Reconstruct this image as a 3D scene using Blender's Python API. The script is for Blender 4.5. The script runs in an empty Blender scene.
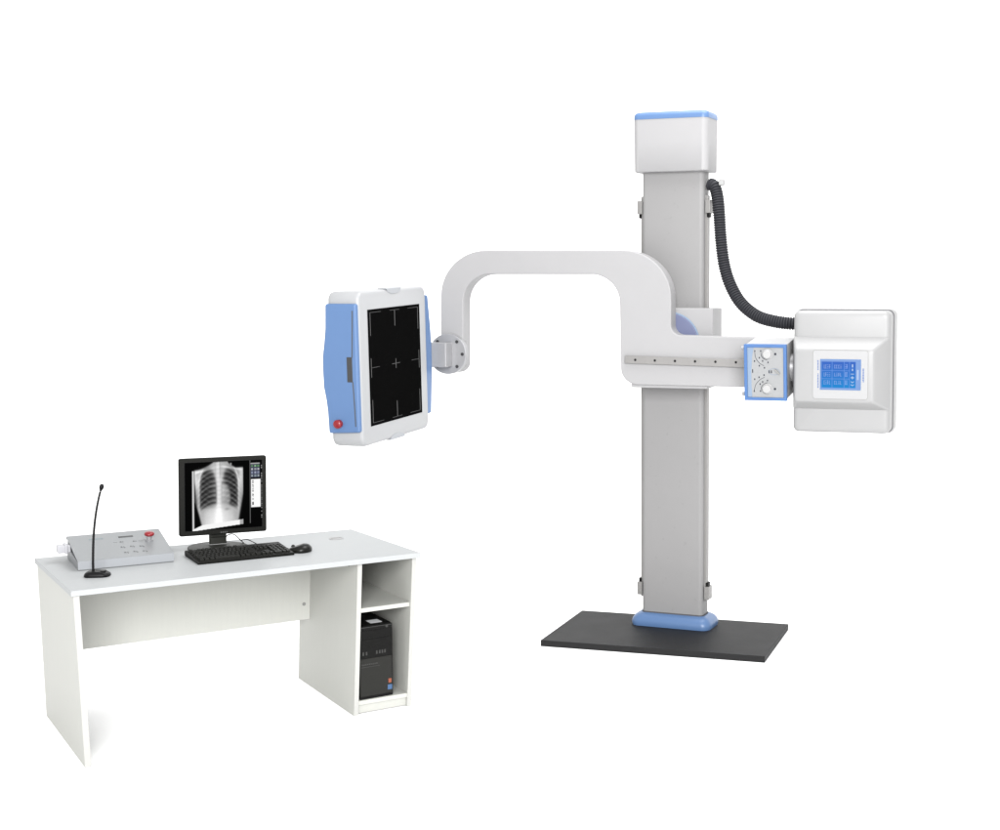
import bpy, bmesh, math, random
import numpy as np
from mathutils import Vector, Matrix, Euler
random.seed(7)
PI = math.pi
scene = bpy.context.scene
COL = scene.collection

# ------------------------------------------------------------------ camera
F_PX, PX, PY, PITCH, CAM_H = 1394.0, 643.2, 382.7, 0.07, 1.997
cd = bpy.data.cameras.new('camera')
cam = bpy.data.objects.new('camera', cd)
COL.objects.link(cam)
cam.location = (0, 0, CAM_H)
cam.rotation_euler = (PI / 2 - PITCH, 0, 0)
cd.sensor_width = 36.0
cd.lens = F_PX / 1000 * 36
cd.shift_x = (500 - PX) / 1000
cd.shift_y = (PY - 415) / 1000
cd.clip_start = 0.05
cd.clip_end = 500
scene.camera = cam

# frames the objects are modelled in
def frame(x, y, z, yaw, pitch=0.0, roll=0.0):
    return Matrix.Translation((x, y, z)) @ Matrix.Rotation(yaw, 4, 'Z') @ Matrix.Rotation(pitch, 4, 'X') @ Matrix.Rotation(roll, 4, 'Y')
DESK = frame(-2.342, 5.641, 0, 0.58)
STAND = frame(0.137, 7.786, 0, -0.274)
COLUMN = STAND @ frame(-0.005, 0.196, 0, -0.075)
DET = frame(-1.4176, 7.5, 1.5773, 1.2688, 0, -0.0393)
MON = frame(-2.0162, 6.6282, 0.992, 0.4917, 0, 0.0133)

def on_plane(px, py, fr, axis, v):
    """where the sight line of a measured photo point meets the plane axis=v of a frame"""
    c, s = math.cos(PITCH), math.sin(PITCH)
    a, b = (px - PX) / F_PX, -(py - PY) / F_PX
    inv = fr.inverted()
    o = inv @ Vector((0, 0, CAM_H))
    r = inv.to_3x3() @ Vector((a, c + b * s, -s + b * c))
    i = 'xyz'.index(axis)
    return o + r * ((v - o[i]) / r[i])

# ------------------------------------------------------------------ materials
def mat(name, col, rough=0.5, metal=0.0, spec=0.5, noise=0.0, nscale=40.0, bump=0.0, bscale=300.0, stretch=None, coat=0.0, rvar=0.0, specks=0.0):
    m = bpy.data.materials.new(name)
    m.use_nodes = True
    nt = m.node_tree
    p = nt.nodes['Principled BSDF']
    p.inputs['Base Color'].default_value = (*col, 1)
    p.inputs['Roughness'].default_value = rough
    p.inputs['Metallic'].default_value = metal
    p.inputs['Specular IOR Level'].default_value = spec
    if coat:
        p.inputs['Coat Weight'].default_value = coat
        p.inputs['Coat Roughness'].default_value = 0.08
    tc = nt.nodes.new('ShaderNodeTexCoord')
    mp = nt.nodes.new('ShaderNodeMapping')
    nt.links.new(tc.outputs['Object'], mp.inputs['Vector'])
    if stretch:
        mp.inputs['Scale'].default_value = stretch
    if noise or rvar:
        n = nt.nodes.new('ShaderNodeTexNoise')
        n.inputs['Scale'].default_value = nscale
        n.inputs['Detail'].default_value = 5
        n.inputs['Roughness'].default_value = 0.6
        nt.links.new(mp.outputs[0], n.inputs['Vector'])
    if noise:
        cr = nt.nodes.new('ShaderNodeMapRange')
        cr.inputs['From Min'].default_value = 0.25
        cr.inputs['From Max'].default_value = 0.75
        cr.inputs['To Min'].default_value = 1 - noise
        cr.inputs['To Max'].default_value = 1 + noise
        nt.links.new(n.outputs['Fac'], cr.inputs['Value'])
        vm = nt.nodes.new('ShaderNodeVectorMath')
        vm.operation = 'SCALE'
        vm.inputs[0].default_value = col
        nt.links.new(cr.outputs[0], vm.inputs['Scale'])
        if specks:
            sn = nt.nodes.new('ShaderNodeTexNoise')
            sn.inputs['Scale'].default_value = 34
            sn.inputs['Detail'].default_value = 4
            nt.links.new(tc.outputs['Object'], sn.inputs['Vector'])
            sr_ = nt.nodes.new('ShaderNodeMapRange')
            sr_.inputs['From Min'].default_value = 0.66
            sr_.inputs['From Max'].default_value = 0.74
            sr_.inputs['To Min'].default_value = 1
            sr_.inputs['To Max'].default_value = 1 - specks
            nt.links.new(sn.outputs['Fac'], sr_.inputs['Value'])
            v2 = nt.nodes.new('ShaderNodeVectorMath')
            v2.operation = 'SCALE'
            nt.links.new(vm.outputs[0], v2.inputs[0])
            nt.links.new(sr_.outputs[0], v2.inputs['Scale'])
            vm = v2
        nt.links.new(vm.outputs[0], p.inputs['Base Color'])
    if rvar:
        rr = nt.nodes.new('ShaderNodeMapRange')
        rr.inputs['To Min'].default_value = max(rough - rvar, 0.03)
        rr.inputs['To Max'].default_value = min(rough + rvar, 1)
        nt.links.new(n.outputs['Fac'], rr.inputs['Value'])
        nt.links.new(rr.outputs[0], p.inputs['Roughness'])
    if bump:
        nb = nt.nodes.new('ShaderNodeTexNoise')
        nb.inputs['Scale'].default_value = bscale
        nb.inputs['Detail'].default_value = 3
        nt.links.new(tc.outputs['Object'], nb.inputs['Vector'])
        bp = nt.nodes.new('ShaderNodeBump')
        bp.inputs['Strength'].default_value = bump
        bp.inputs['Distance'].default_value = 0.002
        nt.links.new(nb.outputs['Fac'], bp.inputs['Height'])
        nt.links.new(bp.outputs[0], p.inputs['Normal'])
    return m

def picture_mat(name, strength=1.0):
    """a lit display: shows the picture stored on its pixels"""
    m = bpy.data.materials.new(name)
    m.use_nodes = True
    nt = m.node_tree
    p = nt.nodes['Principled BSDF']
    at = nt.nodes.new('ShaderNodeAttribute')
    at.attribute_name = 'picture'
    p.inputs['Base Color'].default_value = (0.001, 0.001, 0.001, 1)
    p.inputs['Roughness'].default_value = 0.25
    p.inputs['Specular IOR Level'].default_value = 0.0
    nt.links.new(at.outputs['Color'], p.inputs['Emission Color'])
    p.inputs['Emission Strength'].default_value = strength
    return m

M = {}
M['floor'] = mat('white_floor', (0.95, 0.95, 0.95), 0.9, spec=0.0, noise=0.01, nscale=3)
M['enamel'] = mat('light_grey_enamel', (0.25, 0.2476, 0.2512), 0.5, spec=0.22, noise=0.012, nscale=9, bump=0.04, bscale=500, rvar=0.08)
M['shell'] = mat('white_moulded_plastic', (0.2283, 0.2283, 0.2294), 0.4, spec=0.4, noise=0.01, nscale=8, bump=0.05, bscale=600, rvar=0.08)
M['casing'] = mat('detector_casing', (0.263, 0.267, 0.2731), 0.38, spec=0.4, noise=0.01, nscale=9, bump=0.05, bscale=600)
M['column'] = mat('grey_column_paint', (0.1885, 0.1862, 0.1862), 0.55, spec=0.25, noise=0.02, nscale=4, bump=0.05, bscale=420, rvar=0.08, specks=0.07)
M['rail'] = mat('guide_rail_steel', (0.189, 0.1841, 0.1793), 0.4, metal=0.35, noise=0.05, nscale=30, stretch=(1, 1, 0.1))
M['blue'] = mat('blue_plastic', (0.0667, 0.1242, 0.2438), 0.36, spec=0.4, noise=0.015, nscale=10, bump=0.04, bscale=600)
M['blue_frame'] = mat('blue_frame_plastic', (0.04, 0.1, 0.24), 0.36, spec=0.4, noise=0.015, nscale=20)
M['plate'] = mat('dark_grey_steel_plate', (0.0082, 0.0082, 0.0086), 0.6, spec=0.2, noise=0.025, nscale=6, bump=0.08, bscale=260, rvar=0.05, specks=0.15)
M['black'] = mat('black_plastic', (0.006, 0.006, 0.006), 0.4, spec=0.1)
M['detector_black'] = mat('black_detector_window', (0.0025, 0.0025, 0.0025), 0.42, spec=0, noise=0.1, nscale=60)
M['mark'] = mat('grey_printed_line', (0.0549, 0.0549, 0.0549), 0.6, spec=0.1)
M['slot'] = mat('dark_grey_recess', (0.022, 0.023, 0.025), 0.5)
M['red'] = mat('red_button_plastic', (0.17, 0.008, 0.012), 0.3, spec=0.4)
M['disc'] = mat('machined_aluminium', (0.2439, 0.2439, 0.2524), 0.38, metal=0.3, noise=0.03, nscale=30)
M['screw_or_hole'] = mat('dark_steel_screw', (0.03, 0.03, 0.032), 0.4, metal=0.3)
M['hose'] = mat('ribbed_grey_hose', (0.023, 0.0235, 0.0275), 0.55, spec=0.2, noise=0.08, nscale=40)
M['collimator'] = mat('collimator_paint', (0.3171, 0.3171, 0.3207), 0.4, spec=0.4, noise=0.012, nscale=12, bump=0.04)
M['dial_plate'] = mat('silver_dial_plate', (0.2012, 0.2049, 0.2085), 0.45, metal=0.0, noise=0.03, nscale=60)
M['dial_blue'] = mat('pale_blue_print', (0.1341, 0.1829, 0.2561), 0.5)
M['ink'] = mat('dark_printed_ink', (0.02, 0.022, 0.03), 0.6, spec=0.1)
M['knob'] = mat('white_knob', (0.2805, 0.2805, 0.2805), 0.35)
M['panel'] = mat('white_label_film', (0.2701, 0.2701, 0.2739), 0.35, spec=0.3)
M['seam'] = mat('grey_seam', (0.06, 0.06, 0.065), 0.6)
M['ink_blue'] = mat('blue_printed_ink', (0.061, 0.1037, 0.2439), 0.6, spec=0.1)
M['handwheel'] = mat('blue_grey_wheel', (0.0854, 0.0976, 0.1707), 0.4)
M['lam'] = mat('white_laminate', (0.3593, 0.3614, 0.3374), 0.5, spec=0.3, noise=0.02, nscale=14, stretch=(6, 6, 0.35), bump=0.05, bscale=700)
M['lam_top'] = mat('white_laminate_top', (0.3027, 0.3117, 0.3149), 0.5, spec=0.15, noise=0.025, nscale=14, stretch=(0.5, 7, 7), bump=0.05, bscale=700)
M['lam_edge'] = mat('white_edge_band', (0.3267, 0.3267, 0.3125), 0.45, spec=0.3, noise=0.015, nscale=20)
M['cap'] = mat('grey_plastic_cap', (0.1707, 0.1707, 0.1646), 0.5)
M['grommet'] = mat('grey_grommet', (0.2439, 0.2439, 0.2439), 0.5)
M['silver'] = mat('silver_painted_metal', (0.1803, 0.1885, 0.194), 0.42, metal=0.15, noise=0.03, nscale=120, bump=0.06, bscale=900)
M['silver_front'] = mat('silver_edge', (0.2439, 0.2537, 0.2683), 0.4, metal=0.15, noise=0.02, nscale=90)
M['mic'] = mat('matt_black_mic', (0.003, 0.003, 0.0035), 0.45, spec=0.15)
M['mon'] = mat('olive_black_plastic', (0.0045, 0.0045, 0.0035), 0.45, spec=0.12, noise=0.06, nscale=80)
M['mon_base'] = mat('grey_black_plastic', (0.015, 0.0155, 0.013), 0.5, spec=0.15, noise=0.06, nscale=60)
M['kb'] = mat('keyboard_black', (0.003, 0.003, 0.0023), 0.5, spec=0.12)
M['key'] = mat('key_plastic', (0.0045, 0.0045, 0.0035), 0.5, spec=0.15)
M['mouse'] = mat('mouse_black', (0.005, 0.005, 0.004), 0.32, spec=0.2)
M['tower'] = mat('gloss_black_case', (0.0025, 0.0025, 0.0022), 0.3, spec=0.12)
M['tower_grey'] = mat('dark_grey_grille', (0.014, 0.014, 0.0126), 0.5, spec=0.12, noise=0.1, nscale=200)
M['tower_line'] = mat('grey_trim_line', (0.014, 0.014, 0.013), 0.45)
M['white_label'] = mat('white_paper_label', (0.5122, 0.5244, 0.5366), 0.6)
M['orange'] = mat('orange_sticker', (0.1764, 0.0378, 0.0126), 0.5)
M['blue_sticker'] = mat('blue_sticker', (0.0252, 0.0672, 0.1512), 0.5)
M['lcd_dark'] = mat('dark_display_window', (0.02, 0.021, 0.022), 0.3, spec=0.2)
M['plug'] = mat('white_plug_plastic', (0.3171, 0.3171, 0.3354), 0.4)
M['teal'] = mat('pale_teal_print', (0.1402, 0.1768, 0.189), 0.5)
M['screen'] = picture_mat('lit_monitor_picture', 1.0)
M['touch'] = picture_mat('lit_touch_screen_picture', 1.0)

# ------------------------------------------------------------------ mesh helpers
def box(bm, x0, x1, y0, y1, z0, z1, mtx=None):
    vs = [bm.verts.new((x, y, z)) for z in (z0, z1) for y in (y0, y1) for x in (x0, x1)]
    for f in ((0, 2, 3, 1), (4, 5, 7, 6), (0, 1, 5, 4), (2, 6, 7, 3), (0, 4, 6, 2), (1, 3, 7, 5)):
        bm.faces.new([vs[i] for i in f])
    if mtx is not None:
        bmesh.ops.transform(bm, matrix=mtx, verts=vs)
    return vs

def B(x0, x1, y0, y1, z0, z1, mtx=None):
    bm = bmesh.new()
    box(bm, x0, x1, y0, y1, z0, z1, mtx)
    return bm

def hexa(bm, bottom, top):
    """box with a free quad at the bottom and at the top"""
    b = [bm.verts.new(p) for p in bottom]
    t = [bm.verts.new(p) for p in top]
    bm.faces.new(b[::-1]); bm.faces.new(t)
    for i in range(4):
        bm.faces.new((b[i], b[(i + 1) % 4], t[(i + 1) % 4], t[i]))

def loft(bm, rings, caps=True):
    rr = [[bm.verts.new(p) for p in r] for r in rings]
    n = len(rr[0])
    for a, b in zip(rr, rr[1:]):
        for i in range(n):
            bm.faces.new((a[i], a[(i + 1) % n], b[(i + 1) % n], b[i]))
    if caps:
        bm.faces.new(rr[0][::-1]); bm.faces.new(rr[-1])
    return rr

def rrect(x0, x1, y0, y1, r, n=6):
    r = min(r, (x1 - x0) / 2 - 1e-5, (y1 - y0) / 2 - 1e-5)
    pts = []
    for cx, cy, a0 in ((x1 - r, y0 + r, -PI / 2), (x1 - r, y1 - r, 0), (x0 + r, y1 - r, PI / 2), (x0 + r, y0 + r, PI)):
        for k in range(n + 1):
            a = a0 + PI / 2 * k / n
            pts.append((cx + r * math.cos(a), cy + r * math.sin(a)))
    return pts

def fillet(corners, n=10):
    """corners: (x, y, radius); returns the rounded outline"""
    out = []
    m = len(corners)
    for i in range(m):
        x, y, r = corners[i]
        p = Vector((x, y)); a = Vector(corners[i - 1][:2]) - p; b = Vector(corners[(i + 1) % m][:2]) - p
        if r <= 0:
            out.append((x, y)); continue
        a.normalize(); b.normalize()
        ang = a.angle(b)
        d = r / math.tan(ang / 2)
        bis = (a + b).normalized()
        c = p + bis * (r / math.sin(ang / 2))
        p0 = p + a * d - c; p1 = p + b * d - c
        a0 = math.atan2(p0.y, p0.x); a1 = math.atan2(p1.y, p1.x)
        da = (a1 - a0 + PI) % (2 * PI) - PI
        for k in range(n + 1):
            t = a0 + da * k / n
            out.append((c.x + r * math.cos(t), c.y + r * math.sin(t)))
    return out

def prism(bm, pts, axis, v0, v1):
    """extrude a 2-D outline along an axis: 'y' takes (x, z), 'x' takes (y, z), 'z' takes (x, y)"""
    f = {'x': lambda p, v: (v, p[0], p[1]), 'y': lambda p, v: (p[0], v, p[1]), 'z': lambda p, v: (p[0], p[1], v)}[axis]
    loft(bm, [[f(p, v0) for p in pts], [f(p, v1) for p in pts]])
    bmesh.ops.recalc_face_normals(bm, faces=bm.faces)
    return bm

def P(pts, axis, v0, v1):
    return prism(bmesh.new(), pts, axis, v0, v1)

def circle(r, n=32, cx=0, cy=0, ry=None):
    return [(cx + r * math.cos(2 * PI * k / n), cy + (ry or r) * math.sin(2 * PI * k / n)) for k in range(n)]

def lathe(bm, prof, n=28, mtx=None):
    """prof: (radius, height) from bottom to top, turned about z"""
    rings = [[(r * math.cos(2 * PI * k / n), r * math.sin(2 * PI * k / n), z) for k in range(n)] for r, z in prof]
    rr = loft(bm, rings)
    if mtx is not None:
        bmesh.ops.transform(bm, matrix=mtx, verts=[v for r in rr for v in r])

def L(prof, n=28, mtx=None):
    bm = bmesh.new(); lathe(bm, prof, n, mtx); return bm

def spline(pts, step):
    """evenly spaced points on a Catmull-Rom curve"""
    pts = [Vector(p) for p in pts]
    pp = [pts[0] * 2 - pts[1]] + pts + [pts[-1] * 2 - pts[-2]]
    dense = []
    for i in range(1, len(pp) - 2):
        a, b, c, d = pp[i - 1:i + 3]
        for k in range(40):
            t = k / 40
            dense.append(0.5 * ((2 * b) + (c - a) * t + (2 * a - 5 * b + 4 * c - d) * t * t + (3 * b - a - 3 * c + d) * t ** 3))
    dense.append(pts[-1])
    out = [dense[0]]; acc = 0
    for u, v in zip(dense, dense[1:]):
        seg = (v - u).length
        while acc + seg >= step:
            u = u + (v - u) * ((step - acc) / seg)
            out.append(u.copy()); seg = (v - u).length; acc = 0
        acc += seg
    return out

def tube(bm, pts, rad, n=10):
    """rad: number or one radius per point"""
    pts = [Vector(p) for p in pts]
    if not isinstance(rad, (list, tuple)):
        rad = [rad] * len(pts)
    up = Vector((0, 0, 1)); rings = []
    prev = None
    for i, p in enumerate(pts):
        t = (pts[min(i + 1, len(pts) - 1)] - pts[max(i - 1, 0)]).normalized()
        if prev is None:
            s = t.cross(up)
            if s.length < 1e-3: s = t.cross(Vector((1, 0, 0)))
        else:
            s = prev - t * prev.dot(t)
        s.normalize(); prev = s; w = s.cross(t)
        rings.append([p + (s * math.cos(2 * PI * k / n) + w * math.sin(2 * PI * k / n)) * rad[i] for k in range(n)])
    loft(bm, rings)

def T(pts, rad, n=10):
    bm = bmesh.new(); tube(bm, pts, rad, n); return bm

def thing(name, label, cat, mtx, group=None):
    o = bpy.data.objects.new(name, None)
    COL.objects.link(o)
    o.empty_display_size = 0.1
    o.matrix_world = mtx
    o['label'] = label; o['category'] = cat
    if group: o['group'] = group
    return o

ROOTM = {}
def root_of(o):
    while o.parent is not None: o = o.parent
    return o

def obj(name, bm, material, parent=None, fr=None, bevel=0.0, seg=3, smooth=35, label=None):
    """link a bmesh modelled in frame fr as ONE mesh object, a child of parent"""
    if fr is None: fr = Matrix.Identity(4)
    base = root_of(parent).matrix_world.copy() if parent is not None else Matrix.Identity(4)
    bmesh.ops.recalc_face_normals(bm, faces=bm.faces)
    bm.transform(base.inverted() @ fr)
    me = bpy.data.meshes.new(name)
    bm.to_mesh(me); bm.free()
    for p in me.polygons: p.use_smooth = True
    me.set_sharp_from_angle(angle=math.radians(smooth))
    me.materials.append(material)
    o = bpy.data.objects.new(name, me)
    COL.objects.link(o)
    if parent is not None: o.parent = parent
    if bevel:
        b = o.modifiers.new('bevel', 'BEVEL')
        b.width = bevel; b.segments = seg; b.limit_method = 'ANGLE'; b.angle_limit = math.radians(38)
        b.harden_normals = True
    if label: o['label'] = label
    return o

def picture(name, parent, fr, x0, x1, z0, z1, y, img, material):
    """a display: a grid facing -y in its frame whose faces carry the pixels of img (rows from the top)"""
    h, w, _ = img.shape
    base = root_of(parent).matrix_world.inverted() @ fr
    verts = []
    for j in range(h + 1):
        for i in range(w + 1):
            verts.append(base @ Vector((x0 + (x1 - x0) * i / w, y, z1 - (z1 - z0) * j / h)))
    faces = [(j * (w + 1) + i, (j + 1) * (w + 1) + i, (j + 1) * (w + 1) + i + 1, j * (w + 1) + i + 1) for j in range(h) for i in range(w)]
    me = bpy.data.meshes.new(name)
    me.from_pydata(verts, [], faces)
    ca = me.color_attributes.new('picture', 'FLOAT_COLOR', 'CORNER')
    px = np.concatenate([img.reshape(-1, 3), np.ones((h * w, 1))], 1)
    ca.data.foreach_set('color', np.repeat(px, 4, axis=0).astype(np.float32).ravel())
    me.materials.append(material)
    o = bpy.data.objects.new(name, me)
    COL.objects.link(o); o.parent = parent
    return o

def blur(a, n=1):
    for _ in range(n):
        p = np.pad(a, ((1, 1), (1, 1), (0, 0)), mode='edge')
        a = (p[:-2, 1:-1] + p[2:, 1:-1] + p[1:-1, :-2] + p[1:-1, 2:] + 2 * p[1:-1, 1:-1]) / 6
    return a

# ------------------------------------------------------------------ setting
bm = bmesh.new()
bm.faces.new([bm.verts.new(p) for p in ((-16, -12, 0), (16, -12, 0), (16, 10.5, 0), (-16, 10.5, 0))])
fl = obj('floor', bm, M['floor'])
fl['kind'] = 'structure'
# the white studio sweep behind: the floor curves up into a wall
bm = bmesh.new()
R_ = 2.5
prof = [(10.5 + R_ * math.sin(t), R_ - R_ * math.cos(t)) for t in np.linspace(0, PI / 2, 25)] + [(10.5 + R_, 7.5)]
rows_ = [[bm.verts.new((x, y, z)) for x in (-16, 16)] for y, z in prof]
for a, b in zip(rows_, rows_[1:]):
    bm.faces.new((a[0], a[1], b[1], b[0]))
bd = obj('backdrop', bm, M['floor'])
bd['kind'] = 'structure'

# ================================================================== X-RAY STAND
xs = thing('xray_stand', 'tall grey x-ray machine with cranked arm and flat detector on a dark base plate', 'x-ray machine', STAND)

# base plate
obj('base_plate', B(-0.63, 0.63, -0.368, 0.368, 0.0, 0.035), M['plate'], xs, STAND, 0.003, 2)

CW, CD = 0.184, 0.062          # half width / half depth of the column
# blue collar
rings = []
for z, e, r in ((0.035, 0.052, 0.05), (0.055, 0.056, 0.052), (0.075, 0.050, 0.05), (0.093, 0.036, 0.045), (0.103, 0.020, 0.04), (0.106, 0.008, 0.035), (0.100, 0.003, 0.03)):
    rings.append([(x, y, z) for x, y in rrect(-CW - e, CW + e, -CD - e, CD + e, r)])
bm = bmesh.new(); loft(bm, rings)
obj('base_collar', bm, M['blue'], xs, COLUMN, smooth=60)
# column
colo = obj('column', P(rrect(-CW, CW, -CD, CD, 0.026, 8), 'z', 0.085, 2.66), M['column'], xs, COLUMN, smooth=40)
obj('foot_seam', P(rrect(-CW - .002, CW + .002, -CD - .002, CD + .002, 0.027, 8), 'z', 0.09, 0.112), M['seam'], colo, COLUMN)
# guide rails on both flanks, with end stops
for s in (-1, 1):
    x0, x1 = (CW - 0.004, CW + 0.016)
    a, b = sorted((s * x0, s * x1))
    rl = obj('guide_rail', B(a, b, -0.03, 0.012, 0.19, 2.50), M['rail'], xs, COLUMN, 0.002, 2)
    for z0, z1, zb0, zb1 in ((0.20, 0.275, 0.275, 0.295), (2.40, 2.475, 2.378, 2.40)):
        a, b = sorted((s * (CW + 0.004), s * (CW + 0.034)))
        st = obj('rail_stop', B(a, b, -0.045, 0.02, z0, z1), M['rail'], rl, COLUMN, 0.003, 2)
        a, b = sorted((s * (CW + 0.010), s * (CW + 0.028)))
    for zb0, zb1 in ((0.275, 0.297), (2.376, 2.40)):
        obj('rubber_buffer', B(a, b, -0.033, 0.006, zb0, zb1), M['black'], rl, COLUMN, 0.003, 2)
# head box
e = 0.034
rings = []
for z, d, r in ((2.632, -0.006, 0.03), (2.637, 0.0, 0.035), (2.80, 0.001, 0.035), (2.926, 0.002, 0.036)):
    rings.append([(x, y, z) for x, y in rrect(-CW - e - d, CW + e + d, -0.11 - d, 0.11 + d, r, 8)])
bm = bmesh.new(); loft(bm, rings)
hb = obj('head_box', bm, M['enamel'], xs, COLUMN, smooth=50)
rings = []
for z, d, r in ((2.926, 0.004, 0.037), (2.945, 0.004, 0.037), (2.957, 0.0, 0.035), (2.965, -0.010, 0.03), (2.969, -0.024, 0.025)):
    rings.append([(x, y, z) for x, y in rrect(-CW - e - d, CW + e + d, -0.11 - d, 0.11 + d, r, 8)])
bm = bmesh.new(); loft(bm, rings)
obj('cap', bm, M['blue'], hb, COLUMN, smooth=60)

# carriage round the column
cr = obj('carriage', B(-0.205, 0.250, 0.036, 0.268, 1.432, 1.868), M['enamel'], xs, STAND, 0.006, 2)
wh = obj('brake_wheel', P(circle(0.170, 56, 0.0, 1.67), 'y', 0.016, 0.034), M['handwheel'], cr, STAND, 0.003, 3)
obj('wheel_rim', P(circle(0.178, 56, 0.0, 1.67), 'y', 0.026, 0.0345), M['dial_blue'], wh, STAND, 0.003, 3)
obj('lower_lip', B(-0.19, 0.245, -0.075, 0.262, 1.426, 1.450), M['enamel'], cr, STAND, 0.004, 2)

# cranked arm: outline on its front plane
AY0, AY1 = -0.09, 0.022
corn = [(440.8, 373, 3), (440.8, 250.3, 45), (671, 250.3, 48), (671, 335.0, 10), (800, 338.8, 0), (800, 388.6, 0),
        (621, 384.4, 17), (619.2, 274.2, 29), (463.2, 274.2, 27), (463.2, 373, 10)]
out = [on_plane(x, y, STAND, 'y', AY0) for x, y in fillet(corn, 14)]
arm = obj('arm', P([(p.x, p.z) for p in out], 'y', AY0, AY1), M['enamel'], xs, STAND, 0.007, 3)
# small service cover on the inner side of the drop end
q = on_plane(467, 345, STAND, 'y', -0.03)
xi = on_plane(463.2, 345, STAND, 'y', AY0).x
obj('service_cover', B(xi - 0.004, xi + 0.0025, -0.052, -0.012, q.z - 0.032, q.z + 0.03), M['enamel'], arm, STAND, 0.002, 2)
# scale rail; flat black discs stand for the dark of its row of holes
a = on_plane(625.5, 355.4, STAND, 'y', AY0); b = on_plane(625.5, 363.2, STAND, 'y', AY0)
c = on_plane(748, 359.6, STAND, 'y', AY0); d = on_plane(748, 367.6, STAND, 'y', AY0)
bm = bmesh.new()
hexa(bm, [(b.x, AY0 - 0.018, b.z), (d.x, AY0 - 0.018, d.z), (d.x, AY0 + 0.003, d.z), (b.x, AY0 + 0.003, b.z)],
         [(a.x, AY0 - 0.018, a.z), (c.x, AY0 - 0.018, c.z), (c.x, AY0 + 0.003, c.z), (a.x, AY0 + 0.003, a.z)])
sr = obj('scale_rail', bm, M['rail'], arm, STAND, 0.003, 2)
for hx, hy in ((635.2, 359.9), (654.8, 360.5), (674.9, 361.0), (695.0, 361.4), (715.4, 361.8), (735.9, 362.3)):
    p = on_plane(hx, hy, STAND, 'y', AY0 - 0.019)
    obj('screw_or_hole', P(circle(0.0068, 18, p.x, p.z), 'y', AY0 - 0.0195, AY0 - 0.010), M['black'], sr, STAND)

# flange disc and bracket that carry the detector
DC = on_plane(447.5, 354, STAND, 'y', -0.125)
disc = obj('flange_disc', P(circle(0.116, 56, DC.x, DC.z), 'y', -0.128, -0.088), M['disc'], arm, STAND, 0.004, 3)
for an in (0, 0.87, 2.27, PI, -2.27, -0.87):
    r = 0.093
    obj('screw_or_hole', P(circle(0.0095, 16, DC.x + r * math.cos(an), DC.z + r * math.sin(an)), 'y', -0.1305, -0.115), M['screw_or_hole'], disc, STAND)
bk = bmesh.new()
box(bk, DC.x - 0.19, DC.x + 0.030, -0.215, -0.124, DC.z - 0.072, DC.z + 0.068)
br = obj('bracket', bk, M['disc'], arm, STAND, 0.006, 3)
obj('bracket_arm', B(DC.x - 0.20, DC.x - 0.10, -0.30, -0.19, DC.z - 0.070, DC.z + 0.066), M['disc'], br, STAND, 0.005, 2)

# ------------------------------------------------------------------ detector
W2, T2, H2 = 0.3815, 0.093, 0.401
bm = bmesh.new()
o1 = rrect(-W2, W2, -H2, H2, 0.045, 8)
def inset(d): return rrect(-W2 + d, W2 - d, -H2 + d, H2 - d, max(0.045 - d, 0.012), 8)
loft(bm, [[(x, y, z) for x, z in inset(d)] for y, d in ((T2, 0.02), (T2 - 0.012, 0.004), (T2 - 0.03, 0.0), (-T2 + 0.02, 0.0), (-T2 + 0.007, 0.003), (-T2 + 0.0015, 0.009), (-T2, 0.016))])
det = obj('detector', bm, M['casing'], xs, DET, smooth=60)
# black window, its frame groove and grid marks
bx, bz0, bz1 = 0.296, -0.302, 0.304
obj('window_groove', B(-bx - 0.006, bx + 0.006, -T2 - 0.0006, -T2 + 0.01, bz0 - 0.006, bz1 + 0.006), M['casing'], det, DET)
wi = obj('detector_window', B(-bx, bx, -T2 - 0.002, -T2 + 0.01, bz0, bz1), M['detector_black'], det, DET)
yq = -T2 - 0.0021
def dash(x0, x1, z0, z1): obj('grid_mark', B(x0, x1, yq - 0.0006, yq + 0.0004, z0, z1), M['mark'], wi, DET)
t = 0.0019
I = 0.274; ZI0, ZI1 = bz0 + 0.016, bz1 - 0.016; zc = (bz0 + bz1) / 2
for sx in (-1, 1):
    a, b = sorted((sx * I, sx * (I - 0.12))); dash(a, b, ZI1 - t / 2, ZI1 + t / 2); dash(a, b, ZI0 - t / 2, ZI0 + t / 2)
    a, b = sorted((sx * I - 2.6 * t, sx * I)) if sx > 0 else sorted((sx * I, sx * I + 2.6 * t))
    dash(a, b, ZI1 - 0.12, ZI1 - t / 2 - .0005); dash(a, b, ZI0 + t / 2 + .0005, ZI0 + 0.12)
    a, b = sorted((sx * I, sx * (I - 0.09))); dash(a, b, zc - t / 2, zc + t / 2)
    a, b = (I - 0.0026, I + 0.0026) if sx > 0 else (-I - 0.0026, -I + 0.0026)
    dash(a, b, zc + t / 2 + .0005, zc + 0.05); dash(a, b, zc - 0.05, zc - t / 2 - .0005)
v = 0.003
dash(-v, v, ZI1 - 0.085, ZI1); dash(-0.055, -v - .0005, ZI1 - t / 2, ZI1 + t / 2); dash(v + .0005, 0.055, ZI1 - t / 2, ZI1 + t / 2)
dash(-v, v, ZI0, ZI0 + 0.085); dash(-0.055, -v - .0005, ZI0 - t / 2, ZI0 + t / 2); dash(v + .0005, 0.055, ZI0 - t / 2, ZI0 + t / 2)
dash(-v, v, zc - 0.026, zc + 0.026); dash(-0.045, -v - .0005, zc - t * .8, zc + t * .8); dash(v + .0005, 0.045, zc - t * .8, zc + t * .8)
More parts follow.
